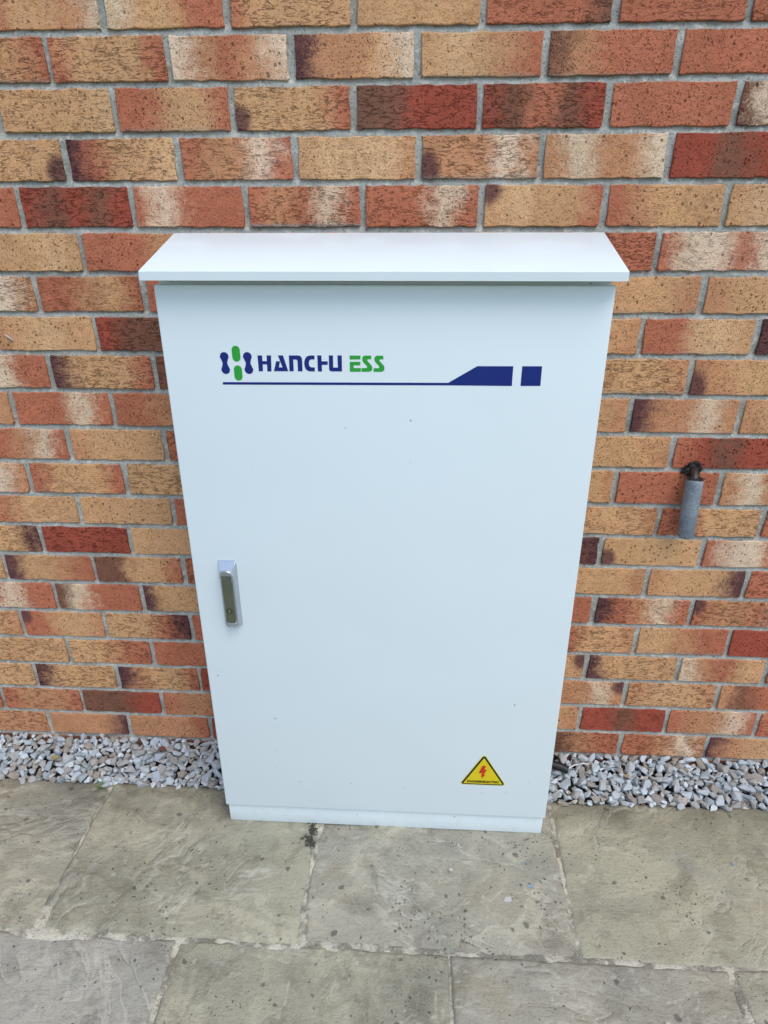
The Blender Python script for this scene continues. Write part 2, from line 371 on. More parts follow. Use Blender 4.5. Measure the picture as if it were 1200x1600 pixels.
# ------------------------------------------------------------------ paving: pointing bed + one mesh per flagstone
PX0, PX1, PY0, PY1 = -3.6, 3.4, -1.79, -.139
def sheet(x0, x1, y0, y1, nx, ny, zf):
    xs = np.linspace(x0, x1, nx+1); ys = np.linspace(y0, y1, ny+1)
    X, Y = np.meshgrid(xs, ys); Z = zf(X, Y)
    V = np.stack([X.ravel(), Y.ravel(), Z.ravel()], 1)
    I = np.arange((nx+1)*(ny+1)).reshape(ny+1, nx+1)
    F = np.stack([I[:-1, :-1].ravel(), I[:-1, 1:].ravel(), I[1:, 1:].ravel(), I[1:, :-1].ravel()], 1)
    return V, F
def bed_z(X, Y):
    # pointing rises only along the joints; under the flags the bed lies lower
    d = np.full(X.shape, 9.0)
    for yj in (-.5375, -.955, -1.367): d = np.minimum(d, np.abs(Y-yj))
    for (y0, y1, off) in ((-.5375, 0, -.777), (-.955, -.5375, -.468), (-1.367, -.955, -.6), (-2, -1.367, -.3)):
        inside = (Y >= y0) & (Y < y1)
        dv = np.abs((X-off+.28) % .5625-.28) if off not in (-.777, -.468) else np.minimum.reduce([np.abs(X-x) for x in ((-1.335, -.777, -.217, .356, .925) if off == -.777 else (-1.03, -.468, .094, .65, 1.21))])
        d = np.where(inside, np.minimum(d, dv), d)
    k = np.clip((d-.010)/.012, 0, 1)
    return -.0026 + (fbm(X*45, Y*45, 3, 3)-.5)*.0030 + (fbm(X*6, Y*6, 9, 2)-.5)*.003 - k*.012
V, F = sheet(PX0, PX1, PY0, PY1, 1000, 240, bed_z)
paving = mesh_obj('paving', V.tolist(), F.tolist(), M_point, smooth=True); paving['kind'] = 'structure'

def tone(a, b): return srgb(*a), srgb(*b)
GREY = tone((141, 139, 124), (168, 162, 141)); OLIVE = tone((140, 137, 119), (165, 160, 138)); TANS = tone((150, 147, 126), (166, 161, 138)); COOL = tone((143, 141, 126), (170, 163, 144)); PINK = tone((148, 146, 134), (166, 162, 148))
seen = [0]
def slab(x0, x1, y0, y1, tn, lichen, ang, terr, detail=True):
    seen[0] += 1; sd = seen[0]*13
    cx, cy = (x0+x1)/2, (y0+y1)/2; w, d = x1-x0, y1-y0
    st = .0065 if detail else .045
    nx, ny = max(8, int(w/st)), max(6, int(d/st))
    V, F = sheet(-w/2, w/2, -d/2, d/2, nx, ny, lambda X, Y: X*0)
    X, Y = V[:, 0], V[:, 1]; wx, wy = X+cx+20, Y+cy+20
    # wandering, slightly chipped edges
    ex = (np.abs(X)/(w/2))**10; ey = (np.abs(Y)/(d/2))**10
    X2 = X + ex*((fbm(wy*7, np.sign(X)*9+wy*0, sd, 2)-.5)*.007 + (fbm(wy*60, np.sign(X)*9+wy*0, sd+5, 3)-.5)*.004)
    Y2 = Y + ey*((fbm(wx*7, np.sign(Y)*9+wx*0, sd+1, 2)-.5)*.007 + (fbm(wx*60, np.sign(Y)*9+wx*0, sd+6, 3)-.5)*.004)
    ca, sa = math.cos(ang), math.sin(ang)
    a = (wx*ca+wy*sa); b = (-wx*sa+wy*ca)
    warp = fbm(a*5, b*5, sd+2, 3)
    hh = fbm(a*2.6+warp*1.1, b*7.5+warp*1.4, sd+3, 5)
    n = 11.0; q = hh*n; fl = np.floor(q); fr = q-fl
    sm = np.clip((fr-.80)/.20, 0, 1); sm = sm*sm*(3-2*sm)
    stepped = (fl+sm)/n
    rim = np.clip(1-np.abs(fr-.88)/.13, 0, 1)*np.clip((fbm(wx*9, wy*9, sd+8, 3)-.40)*5, 0, 1)
    Z = (stepped-.5)*terr + (hh-.5)*terr*.5 + (fbm(wx*28, wy*28, sd+4, 3)-.5)*.0013
    edge = np.minimum(w/2-np.abs(X), d/2-np.abs(Y))
    Z = Z - .0022*np.exp(-(edge/.0045)**1.0) + .0006
    V = np.stack([X2, Y2, Z], 1)
    # skirt down the sides
    I = np.arange((nx+1)*(ny+1)).reshape(ny+1, nx+1)
    loop = np.concatenate([I[0, :], I[1:, -1], I[-1, -2::-1], I[-2:0:-1, 0]])
    B = V[loop].copy(); B[:, 2] = -.03; k = len(V); m = len(loop)
    V2 = np.concatenate([V, B]); faces = F.tolist() + [(int(loop[i]), k+i, k+(i+1) % m, int(loop[(i+1) % m])) for i in range(m)] + [tuple(k+i for i in range(m))[::-1]]
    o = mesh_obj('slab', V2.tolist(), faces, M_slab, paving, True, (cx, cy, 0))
    lv = np.concatenate([(hashn(fl, fl*0+3, sd)*.8+.2*fr), np.zeros(m)]); rm = np.concatenate([rim, np.zeros(m)])
    for nm, arr in (('bedding', lv), ('rim', rm)):
        at = o.data.attributes.new(nm, 'FLOAT', 'POINT'); at.data.foreach_set('value', arr.astype(np.float32))
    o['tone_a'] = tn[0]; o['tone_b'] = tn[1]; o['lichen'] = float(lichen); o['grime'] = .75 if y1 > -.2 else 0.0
    o.rotation_euler.z = random.uniform(-.004, .004)
    return o
J = .0036
YA0, YA1 = -.5336, -.139; YB0, YB1 = -.948, -.5412; YC0, YC1 = -1.36, -.962; YD0, YD1 = -1.78, -1.374
rowA = [(-1.335, -.777, GREY, .35, .5, .013), (-.777, -.217, OLIVE, .30, -.35, .018), (-.217, .356, COOL, .95, .55, .017), (.356, .925, TANS, .60, .15, .010), (.925, 1.50, GREY, .4, .3, .007)]
rowB = [(-1.03, -.468, PINK, .20, .75, .015), (-.468, .094, OLIVE, .55, 1.35, .015), (.094, .650, COOL, .30, -.6, .010), (.650, 1.21, GREY, .5, .2, .008)]
for r_, (y0, y1) in ((rowA, (YA0, YA1)), (rowB, (YB0, YB1))):
    for x0, x1, tn, li, an, te in r_: slab(x0+J, x1-J, y0, y1, tn, li, an, te)
def far_row(xs, y0, y1):
    for x0, x1 in xs: slab(x0+J, x1-J, y0, y1, random.choice([GREY, OLIVE, TANS, COOL, PINK]), .4, random.uniform(-1, 1), .007, False)
far_row([(-1.895-.56*i, -1.335-.56*i) for i in range(3)] + [(1.5+.56*i, 2.06+.56*i) for i in range(3)], YA0, YA1)
far_row([(-1.59-.56*i, -1.03-.56*i) for i in range(4)] + [(1.21+.56*i, 1.77+.56*i) for i in range(3)], YB0, YB1)
far_row([(-3.4+.56*i, -2.84+.56*i) for i in range(12)], YC0, YC1)
far_row([(-3.1+.56*i, -2.54+.56*i) for i in range(11)], YD0, YD1)

# ------------------------------------------------------------------ brick wall
BED = [(1.6631, -.0038), (1.5852, -.00078), (1.5056, .00055), (1.4231, -.00064), (1.3406, -.00038), (1.2595, .00125), (1.1795, .00132), (1.0989, .00123), (1.0164, .0001), (.9324, .00022), (.8514, .00216), (.7657, .00038), (.6871, .00053), (.6073, .00127), (.5262, -.00016), (.4429, .00226), (.3569, 0.0), (.2747, .00163), (.1911, .00033), (.1064, -.0022), (.0255, -.001), (-.056, 0.0)]
BED = [(1.7445, -.003)] + BED                      # course r lies between BED[r] (top) and BED[r+1]
PERP = [{0: -.5612, 1: -.3398, 2: -.115, 3: .1075, 4: .3319, 5: .5539}, {-.5: -.6739, .5: -.452, 1.5: -.2285, 2.5: -.0048, 3.5: .2201, 4.5: .4459}, {0: -.5638, 1: -.3426, 2: -.1197, 3: .1106, 4: .3363, 5: .5609}, {-.5: -.6745, .5: -.4552, 1.5: -.2313, 2.5: .0004, 3.5: .2265, 4.5: .4575}, {-1: -.7848, 0: -.5566, 1: -.3312, 2: -.1049, 3: .1221, 4: .3521, 5: .5755}, {-.5: -.674, 4.5: .4624}, {-1: -.7867, 0: -.5591, 5: .5634}, {-.5: -.6755, 4.5: .4572, 5.5: .6833}, {-1: -.7921, 0: -.5621, 5: .5686}, {-1.5: -.8967, -.5: -.6684, 4.5: .4582, 5.5: .6865}, {-1: -.7842, 0: -.5615, 5: .5603}, {-1.5: -.8977, -.5: -.6669, 4.5: .4498, 5.5: .677}, {-1: -.7927, 0: -.5663, 5: .557, 6: .7863}, {-1.5: -.9033, -.5: -.6817, 4.5: .4385, 5.5: .6692}, {-2: -1.0153, -1: -.7876, 0: -.5615, 5: .5568, 6: .7864}, {-1.5: -.903, -.5: -.6789, 4.5: .4427, 5.5: .6744}, {-2: -1.0128, -1: -.7896, 0: -.5628, 5: .5559, 6: .7802}, {-1.5: -.9031, -.5: -.6772, 4.5: .4454, 5.5: .6743, 6.5: .8906}, {-2: -1.0122, -1: -.7859, 0: -.5608, 5: .5545, 6: .7865}, {-2.5: -1.1254, -1.5: -.8989, -.5: -.6752, 4.5: .4484, 5.5: .6734, 6.5: .9052}, {-2: -1.0087, -1: -.7797, 0: -.5517, 5: .5662, 6: .7907}, {-1.5: -.90, -.5: -.675, 4.5: .447, 5.5: .672}]
# colours across each brick, keyed by the joint on its left; optional 6th letter = corner with a purple kiss mark (a TL, b TR, c BL, d BR)
TINT = [
 {-1: 'OTTMW', 0: 'WTTOO', 1: 'OTTTT', 2: 'TTTTT', 3: 'OOOOD', 4: 'OOOOO', 5: 'OOOOO'},
 {-1.5: 'TTTMO', -.5: 'OTTTO', .5: 'WMOMW', 1.5: 'PMMTW', 2.5: 'TYTMO', 3.5: 'DMOOO', 4.5: 'OOOOR'},
 {-2: 'TTTTT', -1: 'TTTTY', 0: 'OOTTO', 1: 'TTTTOc', 2: 'DDRRR', 3: 'RDODR', 4: 'OOOOO', 5: 'DWWOO'},
 {-1.5: 'TTTTTd', -.5: 'POTTY', .5: 'OMMWO', 1.5: 'TYYYM', 2.5: 'MMMWMc', 3.5: 'MWMMW', 4.5: 'RRDRR'},
 {-2: 'OOOOO', -1: 'RDRDR', 0: 'OWOOO', 1: 'OMOWO', 2: 'OOOWO', 3: 'TYTTOa', 4: 'OMTTT', 5: 'TYTTT'},
 {-1.5: 'TTTYT', -.5: 'OOOMM', 3.5: 'OOOOO', 4.5: 'OWWOW'},
 {-2: 'OWWWM', -1: 'OOMTO', 0: 'OOOOO', 4: 'TTTTM', 5: 'MTTTT'},
 {-1.5: 'MTYTT', -.5: 'RDDDD', 3.5: 'TTTTM', 4.5: 'OOYYT', 5.5: 'PPTTT'},
 {-2: 'OWWOO', -1: 'PTTTO', 0: 'DRRRR', 4: 'TTTTM', 5: 'MMTTTc'},
 {-2.5: 'OTTTM', -1.5: 'OOOWO', -.5: 'OOMOO', 3.5: 'TTTTM', 4.5: 'PMMWM', 5.5: 'MTTTT'},
 {-2: 'OOMWO', -1: 'MTTTT', 0: 'OOOOO', 4: 'TTTTM', 5: 'ORDRR'},
 {-2.5: 'WWWWM', -1.5: 'OTTTO', -.5: 'TTTTT', 3.5: 'TTTTM', 4.5: 'OOOOO', 5.5: 'MWMTT'},
 {-2: 'OMTTT', -1: 'TTTTT', 0: 'OOOOO', 4: 'MTTTM', 5: 'OOTTT', 6: 'OOOOO'},
 {-2.5: 'TTTTP', -1.5: 'RRRRR', -.5: 'TTTTT', 3.5: 'OOODP', 4.5: 'TTTTTc', 5.5: 'OWWOO'},
 {-3: 'TTTTT', -2: 'PTTMO', -1: 'DDTTO', 0: 'OOOOO', 4: 'MTTTM', 5: 'MTTTP', 6: 'OOTTT'},
 {-2.5: 'OOWOO', -1.5: 'DWOOO', -.5: 'PTTTT', 3.5: 'OOOOO', 4.5: 'POMWO', 5.5: 'OMMOWa'},
 {-3: 'TTTTM', -2: 'OOTTMa', -1: 'TTTOP', 0: 'OOOOO', 4: 'MOTTM', 5: 'TTMOO', 6: 'RRRRR'},
 {-2.5: 'TTTTT', -1.5: 'TTMOO', -.5: 'OOOOO', 3.5: 'TTTTTb', 4.5: 'PTTTT', 5.5: 'WMOTT', 6.5: 'OTTTT'},
 {-3: 'TTTTT', -2: 'PTTTT', -1: 'PMTTO', 0: 'RRRRR', 4: 'OMMWMb', 5: 'MTTTM', 6: 'MDOOO'},
 {-3.5: 'OOOOO', -2.5: 'OMMMO', -1.5: 'DDDRR', -.5: 'OMMOO', 3.5: 'TTTTM', 4.5: 'RRDRR', 5.5: 'OMMWO', 6.5: 'OMMMM'},
 {-3: 'DMMMM', -2: 'MMMMP', -1: 'MMMMO', 0: 'RRRRR', 4: 'DDMOO', 5: 'OOMWM', 6: 'PMTTT'},
 {}]
XL, XR = -1.30, 1.12                               # bricks laid one by one between about these ends
def joints(r):
    kn = sorted(PERP[r].items()); half = (r % 2)*.5
    ks = [k+half for k in range(-5, 9)] if half == 0 else [k+.5 for k in range(-5, 8)]
    res = {}
    for k in ks:
        if k in PERP[r]: res[k] = PERP[r][k]; continue
        lo = [q for q in kn if q[0] < k]; hi = [q for q in kn if q[0] > k]
        if lo and hi: a, b = lo[-1], hi[0]; res[k] = a[1]+(b[1]-a[1])*(k-a[0])/(b[0]-a[0]) + random.uniform(-.003, .003)
        elif lo: res[k] = lo[-1][1]+(k-lo[-1][0])*.2255 + random.uniform(-.003, .003)
        else: res[k] = hi[0][1]-(hi[0][0]-k)*.2255 + random.uniform(-.003, .003)
    return res

def brick_mesh(w, h, nx=15, nz=4, sd=0):
    xs = np.concatenate([[-.5, -.5+.0013/w], np.linspace(-.43, .43, nx-4), [.5-.0013/w, .5]])*w; zs = np.concatenate([[-.5, -.5+.0013/h], np.linspace(-.25, .25, nz-2), [.5-.0013/h, .5]])*h
    V = []; nX, nZ = len(xs), len(zs)
    bx = [[random.uniform(-.0016, .0014) for _ in zs] for _ in '01']; bz = [[random.uniform(-.0016, .0014) for _ in xs] for _ in '01']
    for j, z in enumerate(zs):
        for i, x in enumerate(xs):
            e = (i in (0, nX-1)) or (j in (0, nZ-1))
            sx = bx[0 if i < 2 else 1][j] if i in (0, 1, nX-2, nX-1) else 0
            sz = bz[0 if j < 2 else 1][i] if j in (0, 1, nZ-2, nZ-1) else 0
            dx, dz = sx, sz
            y = random.uniform(.0007, .0016) if e else random.uniform(-.0003, .0003)
            if i in (0, nX-1) and j in (0, nZ-1): q = random.uniform(.003, .006) if random.random() < .15 else random.uniform(0, .002); dx -= math.copysign(q, x); dz -= math.copysign(q*random.uniform(.4, 1), z)
            V.append((x+dx, y, z+dz))
    I = lambda i, j: j*nX+i
    F = [(I(i, j), I(i+1, j), I(i+1, j+1), I(i, j+1)) for j in range(nZ-1) for i in range(nX-1)]
    loop = [I(i, 0) for i in range(nX)] + [I(nX-1, j) for j in range(1, nZ)] + [I(i, nZ-1) for i in range(nX-2, -1, -1)] + [I(0, j) for j in range(nZ-2, 0, -1)]
    k = len(V); m = len(loop)
    for q in loop: V.append((V[q][0], .1025, V[q][2]))
    F += [(loop[i], k+i, k+(i+1) % m, loop[(i+1) % m]) for i in range(m)] + [tuple(k+i for i in range(m))[::-1]]
    return V, F

wall = empty('brick_wall', (0, 0, 0)); tag(wall, 'multicoloured red and buff brick house wall with grey mortar joints behind the cabinet', 'wall')
joint_list = []                                    # (x, z0, z1) of every upright joint for the mortar relief
def jit(c):
    f = random.uniform(.92, 1.08); return tuple(k*f*random.uniform(.985, 1.015) for k in c)
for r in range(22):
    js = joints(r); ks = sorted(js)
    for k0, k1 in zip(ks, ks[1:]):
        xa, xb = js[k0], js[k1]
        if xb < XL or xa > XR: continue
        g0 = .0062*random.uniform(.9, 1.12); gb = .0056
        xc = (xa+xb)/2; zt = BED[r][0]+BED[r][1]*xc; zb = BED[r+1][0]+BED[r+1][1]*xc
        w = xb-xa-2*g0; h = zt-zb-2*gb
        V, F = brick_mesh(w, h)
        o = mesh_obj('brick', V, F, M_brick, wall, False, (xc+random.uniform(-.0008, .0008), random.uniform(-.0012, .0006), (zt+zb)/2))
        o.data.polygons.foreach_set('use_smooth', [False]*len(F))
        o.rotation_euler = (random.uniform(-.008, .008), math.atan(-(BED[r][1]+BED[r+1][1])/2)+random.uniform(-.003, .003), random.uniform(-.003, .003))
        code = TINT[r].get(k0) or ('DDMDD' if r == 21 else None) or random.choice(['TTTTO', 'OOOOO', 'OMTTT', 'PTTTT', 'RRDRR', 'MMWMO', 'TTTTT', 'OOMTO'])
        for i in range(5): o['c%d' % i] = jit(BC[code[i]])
        sx, sz = w/2, h/2
        o['spot'] = {'a': (-sx*.93, sz*.7, .024), 'b': (sx*.93, sz*.7, .024), 'c': (-sx*.93, -sz*.6, .026), 'd': (sx*.93, -sz*.6, .026)}[code[5]] if len(code) > 5 else (0.0, 0.0, -1.0)
        o['smear'] = .85 if (r, k0) == (4, 1) else (random.uniform(.15, .5) if random.random() < .12 else 0.0)

# brickwork carrying on beyond the picture
V2, F2 = [], []
for r in range(-12, 22):
    if r >= 0:
        zt, zb = BED[r][0], BED[r+1][0]
    else:
        zt, zb = BED[0][0]-r*.0818, BED[0][0]-(r+1)*.0818
    base = (-.5612 if r % 2 == 0 else -.6739)
    js = joints(r) if r >= 0 else None
    n0 = -16
    for i in range(-16, 20):
        xa = base+i*.2255; xb = xa+.2255
        if js is not None:
            kk = i + (0 if r % 2 == 0 else -.5)
            if kk in js and kk+1 in js:
                if not (js[kk+1] < XL or js[kk] > XR): continue
                xa, xb = js[kk], js[kk+1]
        if xb < -4.1 or xa > 3.9: continue
        w = xb-xa-.0125; h = zt-zb-.0112; xc = (xa+xb)/2; zc = (zt+zb)/2; y = random.uniform(-.0014, .0014); k = len(V2)
        for yy, s in ((y+.0015, 1.0), (y, 0.0), (.1, 1.0)):
            for sx, sz in ((-1, -1), (1, -1), (1, 1), (-1, 1)):
                ins = 0 if s else .002
                V2.append((xc+sx*(w/2-ins), yy, zc+sz*(h/2-ins)))
        F2 += [(k+4, k+5, k+6, k+7)] + [(k+a, k+(a+1) % 4, k+4+(a+1) % 4, k+4+a) for a in range(4)] + [(k+8+a, k+8+(a+1) % 4, k+(a+1) % 4, k+a) for a in range(4)]
far = mesh_obj('outer_brickwork', V2, F2, M_brick_far, wall); far['kind'] = 'stuff'

# mortar: one sheet with weather-struck beds, rough and slightly recessed
zs = []
for r in range(-12, 22):
    zj = BED[r][0] if r >= 0 else BED[0][0]-r*.0818
    zs += [zj+d for d in (.012, .0062, .0045, .0015, -.0015, -.0045, -.0062, -.012)]
zs = sorted(set([-.15] + zs)); zs = np.array(zs)
xs = np.concatenate([np.linspace(-4.1, -1.35, 60)[:-1], np.arange(-1.35, 1.20, .006), np.linspace(1.2, 3.9, 60)])
X, Z = np.meshgrid(xs, zs)
zb = np.array([b[0] for b in BED]); 
def bed_rel(X, Z):
    best = np.full(X.shape, 9.0)
    for z0, s in BED:
        d = Z-(z0+s*np.clip(X, -1.4, 1.3)); best = np.where(np.abs(d) < np.abs(best), d, best)
    for i in range(1, 13):
        d = Z-(BED[0][0]+i*.0818); best = np.where(np.abs(d) < np.abs(best), d, best)
    return best
# follow the slight tilt of each bed
idx = np.argmin(np.abs(zs[:, None]-zb[None, :]), 1); sl = np.array([b[1] for b in BED])[idx]
Z = Z + sl[:, None]*np.clip(X, -1.4, 1.3)*(np.abs(zs-zb[idx]) < .03)[:, None]
rel = bed_rel(X, Z)
rec = .0042 + np.clip(rel/.006, -1, 1)*.0022 + (fbm(X*70+50, Z*70+50, 21, 3)-.5)*.0035 + (fbm(X*8+50, Z*8+50, 25, 2)-.5)*.0025
Y = np.clip(rec, .0024, .02)
nz, nx = X.shape; I = np.arange(nz*nx).reshape(nz, nx)
F = np.stack([I[:-1, :-1].ravel(), I[:-1, 1:].ravel(), I[1:, 1:].ravel(), I[1:, :-1].ravel()], 1)
mesh_obj('mortar', np.stack([X.ravel(), Y.ravel(), Z.ravel()], 1).tolist(), F.tolist(), M_mortar, wall, True)
mesh_obj('backing', [(-4.1, .06, -.15), (3.9, .06, -.15), (3.9, .06, 2.7), (-4.1, .06, 2.7), (-4.1, .11, -.15), (3.9, .11, -.15), (3.9, .11, 2.7), (-4.1, .11, 2.7)],
         [(0, 1, 2, 3), (5, 4, 7, 6), (4, 0, 3, 7), (1, 5, 6, 2), (3, 2, 6, 7), (4, 5, 1, 0)], M_mortar, wall)

# ------------------------------------------------------------------ gravel strip between wall and paving
V, F = sheet(-4.0, 3.8, -.150, .02, 300, 8, lambda X, Y: -.020+(fbm(X*30, Y*30, 41, 2)-.5)*.008)
gravel = mesh_obj('gravel_strip', V.tolist(), F.tolist(), M_dirt, smooth=True); gravel['kind'] = 'structure'
def stone_mesh(i):
    bm = bmesh.new(); rg = random.Random(100+i)
    n = rg.randint(9, 14)
    for _ in range(n):
        d = Vector((rg.gauss(0, 1), rg.gauss(0, 1), rg.gauss(0, 1))).normalized(); d *= rg.uniform(.86, 1.06)
        bm.verts.new((d.x, d.y*rg.uniform(.7, .95), d.z*.72))
    r = bmesh.ops.convex_hull(bm, input=bm.verts[:]); bmesh.ops.delete(bm, geom=list(set(r['geom_interior']+r['geom_unused'])), context='VERTS')
    bmesh.ops.bevel(bm, geom=bm.edges[:], offset=.035, segments=1, affect='EDGES', profile=.5)
    bmesh.ops.recalc_face_normals(bm, faces=bm.faces[:])
    me = bpy.data.meshes.new('stone'); bm.to_mesh(me); bm.free(); me.materials.append(M_stone); return me
SM = [stone_mesh(i) for i in range(24)]
SD = [(np.array([v.co[:] for v in m.vertices]), [tuple(p.vertices) for p in m.polygons]) for m in SM]
class Grid:
    def __init__(s, c): s.c = c; s.d = {}
    def ok(s, x, y, r):
        i, j = int(x//s.c), int(y//s.c)
        for a in (-1, 0, 1):
            for b in (-1, 0, 1):
                for (px, py, pr) in s.d.get((i+a, j+b), ()):
                    if (px-x)**2+(py-y)**2 < ((r+pr))**2: return False
        s.d.setdefault((i, j), []).append((x, y, r)); return True
stones = []
for layer, (zc, tries, k) in enumerate(((-.008, 40000, .62), (.005, 90000, .645))):
    gd = Grid(.05)
    for q in range(tries):
        x = random.uniform(-2.6, 2.4); y = random.uniform(-.146 if layer else -.14, -.006)
        if layer and y < -.136 and random.random() < .8: continue
        s = (.0160 if q < tries*.03 else (.0132 if q < tries*.25 else .0100))*random.uniform(.82, 1.2)
        if not gd.ok(x, y, s*k): continue
        rise = .021*(1-min(1, -y/.13))**1.2 + random.uniform(-.003, .003)
        stones.append((layer, x, y, zc+rise, s, (random.uniform(-.5, .5), random.uniform(-.5, .5), random.uniform(0, 6.28)), random.randrange(24), random.uniform(.85, 1.15)))
stones += [(1, -.792, -.153, .007, .0120, (.2, .1, 1.0), 4, 1.0), (1, -.778, -.149, .006, .0085, (.1, .3, 2.2), 9, 1.0), (1, -.640, -.148, .006, .0080, (0, .2, .4), 13, 1.0), (1, .565, -.147, .006, .0085, (.3, .1, 4.0), 17, 1.0)]
inview = [s for s in stones if s[0] == 1 and (-1.13 < s[1] < -.44 or .32 < s[1] < .95)]
inview.sort(key=lambda s: -s[4]); pick = set(id(s) for s in inview[:300])
from mathutils import Euler
V2, F2 = [], []
for s in stones:
    if id(s) in pick:
        o = bpy.data.objects.new('stone', SM[s[6]]); COL.objects.link(o); o.parent = gravel
        o.location = s[1:4]; o.rotation_euler = s[5]; o.scale = (s[4]*1.12, s[4]*s[7], s[4])
    else:
        Mx = np.array(Euler(s[5]).to_matrix()); vv, ff = SD[s[6]]; k = len(V2)
        P = (vv*np.array([s[4]*1.12, s[4]*s[7], s[4]]))@Mx.T + np.array(s[1:4])
        V2.extend(map(tuple, P)); F2.extend([tuple(k+i for i in f) for f in ff])
lo = mesh_obj('loose_chippings', V2, F2, M_stone, gravel); lo['kind'] = 'stuff'

# ------------------------------------------------------------------ cabinet
cab = empty('equipment_cabinet', (-.0565, -.17, 0)); tag(cab, 'white metal electrical storage cabinet with sloping roof standing against the brick wall', 'cabinet')
cab_parts = []
def cp(o, parent=None):
    cab_parts.append((o, parent)); return o
X0, X1 = -.4395, .3270; YF = -.25
body = cp(bm_obj('body', box_bm(X0+.003, X1-.003, -.232, -.092, .0605, 1.272, .0025), M_paint, auto=40))
gask = cp(bm_obj('door_gasket', box_bm(X0+.010, X1-.010, -.2335, -.2315, .0625, 1.2615), M_gap))
plinth = cp(bm_obj('plinth', box_bm(X0+.0025, X1-.0025, -.2405, -.094, .0, .060, .003), M_paint, auto=40))
# door: pan with rounded edges
bm = box_bm(X0, X1, YF, -.2345, .0622, 1.2645, .0030, 3); door = cp(bm_obj('door', bm, M_paint, smooth=True, auto=50))
# roof: folded sheet with sloping top, front lip and open underside
prof = [(-.2805, 1.2742), (-.2805, 1.2880), (-.2790, 1.2893), (-.0890, 1.3385), (-.0850, 1.3375), (-.0850, 1.2725), (-.0870, 1.2725), (-.0870, 1.2742), (-.2770, 1.2742)]
bm = bmesh.new()
A = [bm.verts.new((-.4495, y, z)) for y, z in prof]; B = [bm.verts.new((.3362, y, z)) for y, z in prof]
bm.faces.new(A); bm.faces.new(B[::-1])
for i in range(len(prof)): bm.faces.new((A[i], B[i], B[(i+1) % len(prof)], A[(i+1) % len(prof)]))
bmesh.ops.bevel(bm, geom=[e for e in bm.edges if abs(e.verts[0].co.x-e.verts[1].co.x) < .001], offset=.0008, segments=2, affect='EDGES')
roof = cp(bm_obj('roof', bm, M_paint, auto=35))
# swing handle: raised die-cast tray, pivot boss, lever with key lock, thumb catch
hx0, hx1, hz0, hz1 = -.3855, -.3490, .5885, .7402
bm = bmesh.new()
def ring(x0, x1, z0, z1, y): return [bm.verts.new(c) for c in ((x0, y, z0), (x1, y, z0), (x1, y, z1), (x0, y, z1))]
r0 = ring(hx0, hx1, hz0, hz1, -.2485); r1 = ring(hx0, hx1, hz0, hz1, -.2525); r2 = ring(hx0+.0050, hx1-.0060, hz0+.003, hz1-.019, -.2640)
bm.faces.new(r0); bm.faces.new(r2[::-1])
for a, b in ((r0, r1), (r1, r2)):
    for i in range(4): bm.faces.new((a[i], a[(i+1) % 4], b[(i+1) % 4], b[i]))
bmesh.ops.bevel(bm, geom=bm.edges[:], offset=.0013, segments=2, affect='EDGES')
handle = cp(bm_obj('handle', bm, M_chrome, auto=30))
hxc = (hx0+hx1)/2
bm = tube_bm([(hxc, -.256, .7095), (hxc, -.2665, .7095), (hxc, -.2680, .7095)], [.0146, .0146, .0134], 32); boss = cp(bm_obj('pivot', bm, M_chrome, smooth=True, auto=40), handle)
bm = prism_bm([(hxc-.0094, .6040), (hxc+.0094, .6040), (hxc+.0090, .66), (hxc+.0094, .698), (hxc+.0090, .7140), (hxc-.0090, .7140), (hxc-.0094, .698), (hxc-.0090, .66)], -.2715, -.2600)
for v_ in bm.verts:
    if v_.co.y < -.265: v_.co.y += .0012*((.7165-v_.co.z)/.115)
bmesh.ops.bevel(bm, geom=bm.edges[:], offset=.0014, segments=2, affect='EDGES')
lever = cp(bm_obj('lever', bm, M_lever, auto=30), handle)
bm = tube_bm([(hxc, -.262, .6325), (hxc, -.2715, .6325)], .0064, 24); cp(bm_obj('lock_cylinder', bm, M_lock, smooth=True, auto=40), handle)
bm = prism_bm([(hxc-.0009, .6290), (hxc+.0009, .6290), (hxc+.0007, .6325), (hxc+.0016, .6340), (hxc, .6358), (hxc-.0016, .6340), (hxc-.0007, .6325)], -.2719, -.2705); cp(bm_obj('keyhole', bm, M_chrome), handle)
cp(bm_obj('thumb_catch', box_bm(hxc-.0098, hxc+.0098, -.2690, -.256, .5925, .6030, .0012), M_chrome, auto=30), handle)
for zz in (.5952, .5978, .6004):
    cp(bm_obj('grip_ridge', box_bm(hxc-.0062, hxc+.0062, -.2700, -.2685, zz-.0005, zz+.0005), M_chrome), handle)

# printed logo, lying on the paint as thin film
YP0, YP1 = YF-.00035, YF+.0006
def capsule(x0, z0, x1, z1, r, n=10):
    a = math.atan2(z1-z0, x1-x0); pts = []
    for i in range(n+1): q = a+math.pi/2+math.pi*i/n; pts.append((x0+r*math.cos(q), z0+r*math.sin(q)))
    for i in range(n+1): q = a-math.pi/2+math.pi*i/n; pts.append((x1+r*math.cos(q), z1+r*math.sin(q)))
    return pts
def bone(x0, z0, x1, z1, r, neck):
    pts = []
    for i in range(0, 15):
        q = math.radians(-38+256*i/14); pts.append((x0+r*math.cos(q), z0+r*math.sin(q)))
    mx, mz = (x0+x1)/2, (z0+z1)/2
    pts.append((mx-neck, mz+.0012)); pts.append((mx-neck, mz-.0012))
    for i in range(0, 15):
        q = math.radians(142+256*i/14); pts.append((x1+r*math.cos(q), z1+r*math.sin(q)))
    pts.append((mx+neck, mz-.0012)); pts.append((mx+neck, mz+.0012))
    return pts
